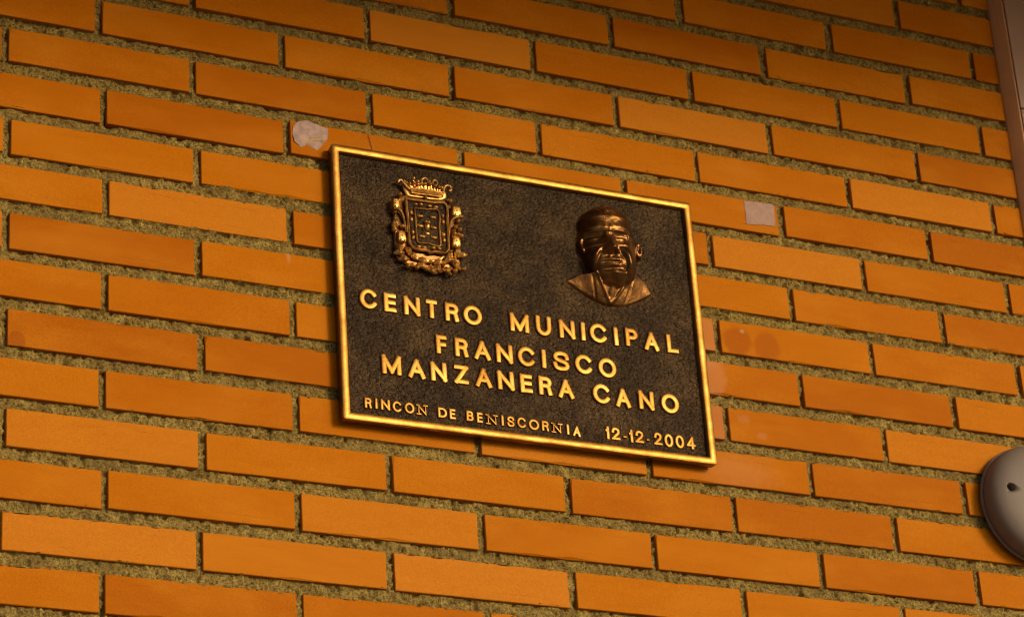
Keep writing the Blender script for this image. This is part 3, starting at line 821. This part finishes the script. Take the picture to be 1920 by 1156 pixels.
for (x, z), (w, h) in zip(BLOCK, ((5.0, 7.5), (6.0, 7.8), (6.8, 7.6), (6.2, 8.0))):
    b = MB()
    t = [(x - w * .8, z + h), (x + w * .75, z + h * .95), (x + w, z - h * .6), (x + w * .6, z - h), (x - w * .6, z - h), (x - w, z - h * .5)]
    slab(b, t, 0, 12.5, .22); ell(b, x, z, 12, 1.6, 1.6, 1.4)
    ell(b, x - w * .3, z - h * .8, 11.2, 2.2, 2.8, 2.4); ell(b, x + w * .5, z - h * .85, 11.0, 2.0, 2.6, 2.6)
    b.build('scroll_bracket', M_CREST, arms)
for q in (SCROLL_L, SCROLL_R):
    tube(MB(), q, lambda t: 10.5 - 3.5 * t, lambda t: 2.6 - 1.2 * t, ry=lambda t: 3.4 - 1.4 * t).build('scroll', M_CREST, arms)
tube(MB(), LOWER, 3.6, 2.2, ry=1.6).build('scroll', M_CREST, arms)
for x, z in BEAD:
    rr = random.Random(int(x * 31 + z))
    a = rr.uniform(2.9, 3.8)
    ell(MB(), x, z, 7.6, a, a * rr.uniform(.85, 1.1), 5.0).build('bead', M_CREST, arms)
for x, z, rot in LEAF:
    b = MB()
    L = 7.0
    c_, s_ = math.cos(R(rot)), math.sin(R(rot))
    tube(b, [(x - L * c_, z - L * s_), (x - 2 * c_ - 1.2 * s_, z - 2 * s_ + 1.2 * c_), (x + 3 * c_, z + 3 * s_), (x + L * c_, z + L * s_)], lambda t: 6.0 + 3.2 * math.sin(math.pi * t), lambda t: 1.2 + 3.0 * math.sin(math.pi * t) ** .8, ry=lambda t: 1.4 + 3.0 * math.sin(math.pi * t))
    ell(b, x + L * c_, z + L * s_, 6.8, 1.9, 1.9, 2.8)
    b.build('leaf', M_CREST, arms)

# ---- portrait bust in high relief: one continuous height field
def portrait():
    st = 0.62
    X, Z = np.meshgrid(np.arange(62, 202, st), np.arange(18, 176, st), indexing='ij')
    hx, hz, ta = 132.5, 112.0, R(3.5)
    dx, dz = X - hx, Z - hz
    p = dx * math.cos(ta) + dz * math.sin(ta)
    q = -dx * math.sin(ta) + dz * math.cos(ta)
    G = lambda cx, cz, sx, sz: np.exp(-((p - cx) / sx) ** 2 - ((q - cz) / sz) ** 2)
    q_head = q
    qs = np.array([-67, -64, -59, -51, -38, -25, -10, 8, 22, 34, 44, 51, 55, 58])
    ws = np.array([0, 15, 24, 32, 37, 40, 41, 41, 40, 37.5, 32, 23.5, 14, 0])
    Hs = np.array([12, 17, 22, 26, 28.5, 29, 29, 29, 29.5, 29, 25, 20, 15, 9.])
    w = np.interp(q, qs, ws); H = np.interp(q, qs, Hs)
    inh = w > .5
    rr = np.abs(p) / np.maximum(w, .5)
    head = np.where(inh & (rr < 1), H * (1 - np.clip(rr, 0, 1) ** 2.4) ** .5, -1)
    body = np.clip((head - 6) / 10, 0, 1)
    F = -10.0
    q = np.interp(q_head, [-67, -53, -36, -20, 1, 16, 60], [-67, -54, -36, -20, 1.5, 15, 60])                                       # the face is turned a little towards the crest
    d = np.zeros_like(head)
    # brow, sockets, eyes
    for sgn in (-1, 1):
        c = F + sgn * 18.5
        d -= 7.0 * G(c, 1.5, 11.5, 8.0)
        d += 5.4 * G(c + sgn * 1, .3, 6.8, 4.4)
        d -= 1.3 * G(c + sgn * 1, -1.2, 6.0, .9)
        d -= 1.0 * G(c + sgn * 1, 4.4, 8.0, .9)
        d += 1.6 * G(c, -8.5, 8.5, 2.2)
        d += 1.5 * G(c, 15, 14, 6)
        d += 6.5 * G(F + sgn * 26, -24, 10.5, 14)       # cheek
        d += 4.2 * G(F + sgn * 27, -42, 9, 11)            # jowl
        # fold from nostril down past the mouth
        t = np.linspace(0, 1, 26)
        fx = F + sgn * (11 + 9.5 * np.sin(t * 2.1)); fz = -17 - 30 * t
        dist = np.min(np.stack([(p - a) ** 2 + (q - b) ** 2 for a, b in zip(fx, fz)]), 0)
        d -= 2.3 * np.exp(-dist / 6.0)
        dist2 = np.min(np.stack([(p - a - sgn * 5) ** 2 + (q - b) ** 2 for a, b in zip(fx, fz)]), 0)
        d += 2.0 * np.exp(-dist2 / 16.0)
        d += 1.8 * G(F + sgn * 8.2, -21.0, 4.0, 4.2)      # nostril wing
        d -= 3.0 * G(F + sgn * 4.5, -25.2, 2.4, 1.6)
    d -= 2.4 * G(F, 13.5, 3.0, 6.0)
    # nose
    tt = np.clip((17 - q) / 37, 0, 1)
    nose = (2.5 + 9.5 * tt ** 1.3) * np.exp(-((p - F + 1.0 * tt) / (4.8 + 4.6 * tt)) ** 2) * np.where(q > -20, 1, np.exp(-((q + 20) / 3.2) ** 2)) * np.where(q < 14, 1, np.exp(-((q - 14) / 5) ** 2))
    d += nose + 3.0 * G(F - 1, -17.5, 6.5, 5.0)
    # mouth
    d += 2.6 * G(F, -34, 14, 7)
    d -= 3.0 * np.exp(-((q + 36.0) / 1.3) ** 2) * np.exp(-((p - F) / 12.0) ** 4)
    d += 2.2 * G(F, -40.6, 9.5, 2.6)
    d += 1.4 * G(F, -32.5, 9, 2.2)
    d -= 2.4 * G(F, -46.0, 9, 2.8)
    d += 6.5 * G(F + 3, -53.5, 12.5, 6.5)
    d -= 1.2 * np.exp(-((p - F) / 1.6) ** 2) * np.exp(-((q + 29) / 3) ** 2)
    # forehead lines
    for zz in (26.5,): d -= .0 * np.exp(-((q - zz - .004 * (p - F) ** 2) / 1.0) ** 2) * np.exp(-((p - F) / 20) ** 4)
    # hair
    hl = 41.0 - .0095 * (p - 4) ** 2 + 2.5 * np.sin(p * .16 + 1)
    hair = 1 / (1 + np.exp(-(q - hl) / 1.8))
    side = 1 / (1 + np.exp(-(np.abs(p) - 36.5) / 1.2)) / (1 + np.exp(-(q - 4) / 2.0))
    hair = np.maximum(hair, side)
    d += hair * (.9 + .5 * np.sin(p * .85 + q * .55 + 2 * vnoise(p / 9, q / 9, 77)) + .5 * vnoise(p / 2.4, q / 5, 78))
    head = np.where(head > 0, np.maximum(head + d * body, .5), -1)
    # spectacles
    for sgn in (-1, 1):
        c = F + sgn * 18.5
        ax, az = np.abs(p - c) - 9.0, np.abs(q - 0.5) - 5.5
        sd_ = np.hypot(np.maximum(ax, 0), np.maximum(az, 0)) + np.minimum(np.maximum(ax, az), 0) - 5.0
        top = np.where(q > 8, 1.15, 1.0)
        fr = np.exp(-(sd_ / (.95 * top)) ** 2)
        lens_h = 27.5 - .0085 * p ** 2 + 0 * q
        head = np.where((head > 4) & (fr > .25), np.maximum(head, head + (np.maximum(lens_h, head + 1.6) - head) * fr), head)
        arm = np.exp(-((q - 5.0 - .03 * np.abs(p - c)) / 1.3) ** 2) * (sgn * (p - c) > 15) * (np.abs(p) < 39)
        head = np.where(head > 2, head + 1.7 * arm, head)
    br = np.exp(-((q - 6.5) / 1.3) ** 2) * (np.abs(p - F) < 5.5)
    head = np.where(head > 0, head + 1.6 * br, head)
    q = q_head
    # ears
    for ex, k in ((45.0, 1.0), (-41.0, .6)):
        e = ((p - ex) / (6.8 * k)) ** 2 + ((q + 5) / 12.5) ** 2
        ear = np.where(e < 1, 5 + 7.5 * np.sqrt(np.clip(1 - e, 0, 1)) ** .6 - 4.6 * np.exp(-((p - ex - .3) / 2.7) ** 2 - ((q + 3.5) / 6.5) ** 2), -1)
        head = np.maximum(head, ear)
    # neck, shirt collar, jacket
    neck = np.where((np.abs(X - 133) < 27) & (Z < 80) & (Z > 36), 15 * np.sqrt(np.clip(1 - ((X - 133) / 28) ** 2, 0, 1)) + 2, -1)
    top = np.interp(X, [66, 84, 100, 112, 154, 170, 186, 196], [51, 61, 63.5, 68, 72, 70.5, 64, 50])
    bot = np.interp(X, [66, 80, 96, 108, 119, 132, 145.5, 160, 173, 186, 196], [51, 41, 32, 27, 23.5, 22.5, 24, 28, 34.5, 42, 50])
    u = np.clip((Z - bot) / np.maximum(top - bot, .1), 0, 1)
    coat = np.where((Z > bot) & (Z < top) & (X > 66) & (X < 196), 2.0 + 16 * np.sin(np.pi * np.clip((X - 62) / 138, 0, 1)) ** .7 * np.clip((Z - bot + 1.5) / 38, 0, 1.15) ** .85, -1)
    xc = 131 + (Z - 50) * .05
    s_ = X - xc
    vee = (Z - 24) * .62
    inside = np.abs(s_) < vee
    coat = np.where((coat > 0) & inside, coat - 1.6, coat)
    lap = np.exp(-((np.abs(s_) - vee - 1.2) / 1.6) ** 2)
    coat = np.where(coat > 0, coat + 2.0 * lap * (Z < 68), coat)
    lap2 = np.exp(-((np.abs(s_) - vee - 15 + .35 * (Z - 40)) / 1.1) ** 2)
    coat = np.where(coat > 0, coat - 1.5 * lap2 * (Z < 60), coat)
    tie = np.exp(-(s_ / (2.8 + .16 * np.maximum(50 - Z, 0))) ** 4) * (Z < 51)
    coat = np.where((coat > 0) & inside, coat + 2.8 * tie, coat)
    col = np.where((np.abs(s_ - 2) < 31) & (Z < 68 + .0 * X), 17.5 * np.sqrt(np.clip(1 - ((s_ - 2) / 32) ** 2, 0, 1)), -1)
    cz0 = 49 + .016 * (s_) ** 2 + .22 * np.abs(s_)
    col = np.where((Z > cz0 - 1.5) & (Z < cz0 + 8) & (col > 2), col + 2.0, -1)
    Y = np.maximum.reduce([head, neck * (Z > 50) - (Z <= 50), coat, col])
    Y = np.where(Y > 0, Y + .22 * vnoise(X / 5.2, Z / 5.2, 91) + .08 * vnoise(X / 1.8, Z / 1.8, 92), -.6)
    # soften
    for _ in range(5):
        Yp = np.pad(Y, 1, mode='edge')
        Y = .4 * Y + .15 * (Yp[:-2, 1:-1] + Yp[2:, 1:-1] + Yp[1:-1, :-2] + Yp[1:-1, 2:])
    keep = Y > -.55
    nx, nz = X.shape
    cell = keep[:-1, :-1] | keep[1:, :-1] | keep[1:, 1:] | keep[:-1, 1:]
    I, Jz = np.nonzero(cell)
    qd = np.stack([I * nz + Jz, (I + 1) * nz + Jz, (I + 1) * nz + Jz + 1, I * nz + Jz + 1], 1)
    used = np.unique(qd); idx = -np.ones(nx * nz, dtype=int); idx[used] = np.arange(len(used))
    co = np.stack([(X.ravel()[used] - .4) / 1000, FIELD_Y - Y.ravel()[used] / 1000, (Z.ravel()[used] - 2.6) / 1000], 1)
    me = bpy.data.meshes.new('portrait_bust')
    me.from_pydata(co.tolist(), [], idx[qd].tolist())
    me.polygons.foreach_set('use_smooth', [True] * len(me.polygons))
    me.update()
    o = new_obj('portrait_bust', me, M_BRONZE, plq)
    o['label'] = 'high relief bust of a man in glasses, suit and tie'
portrait()
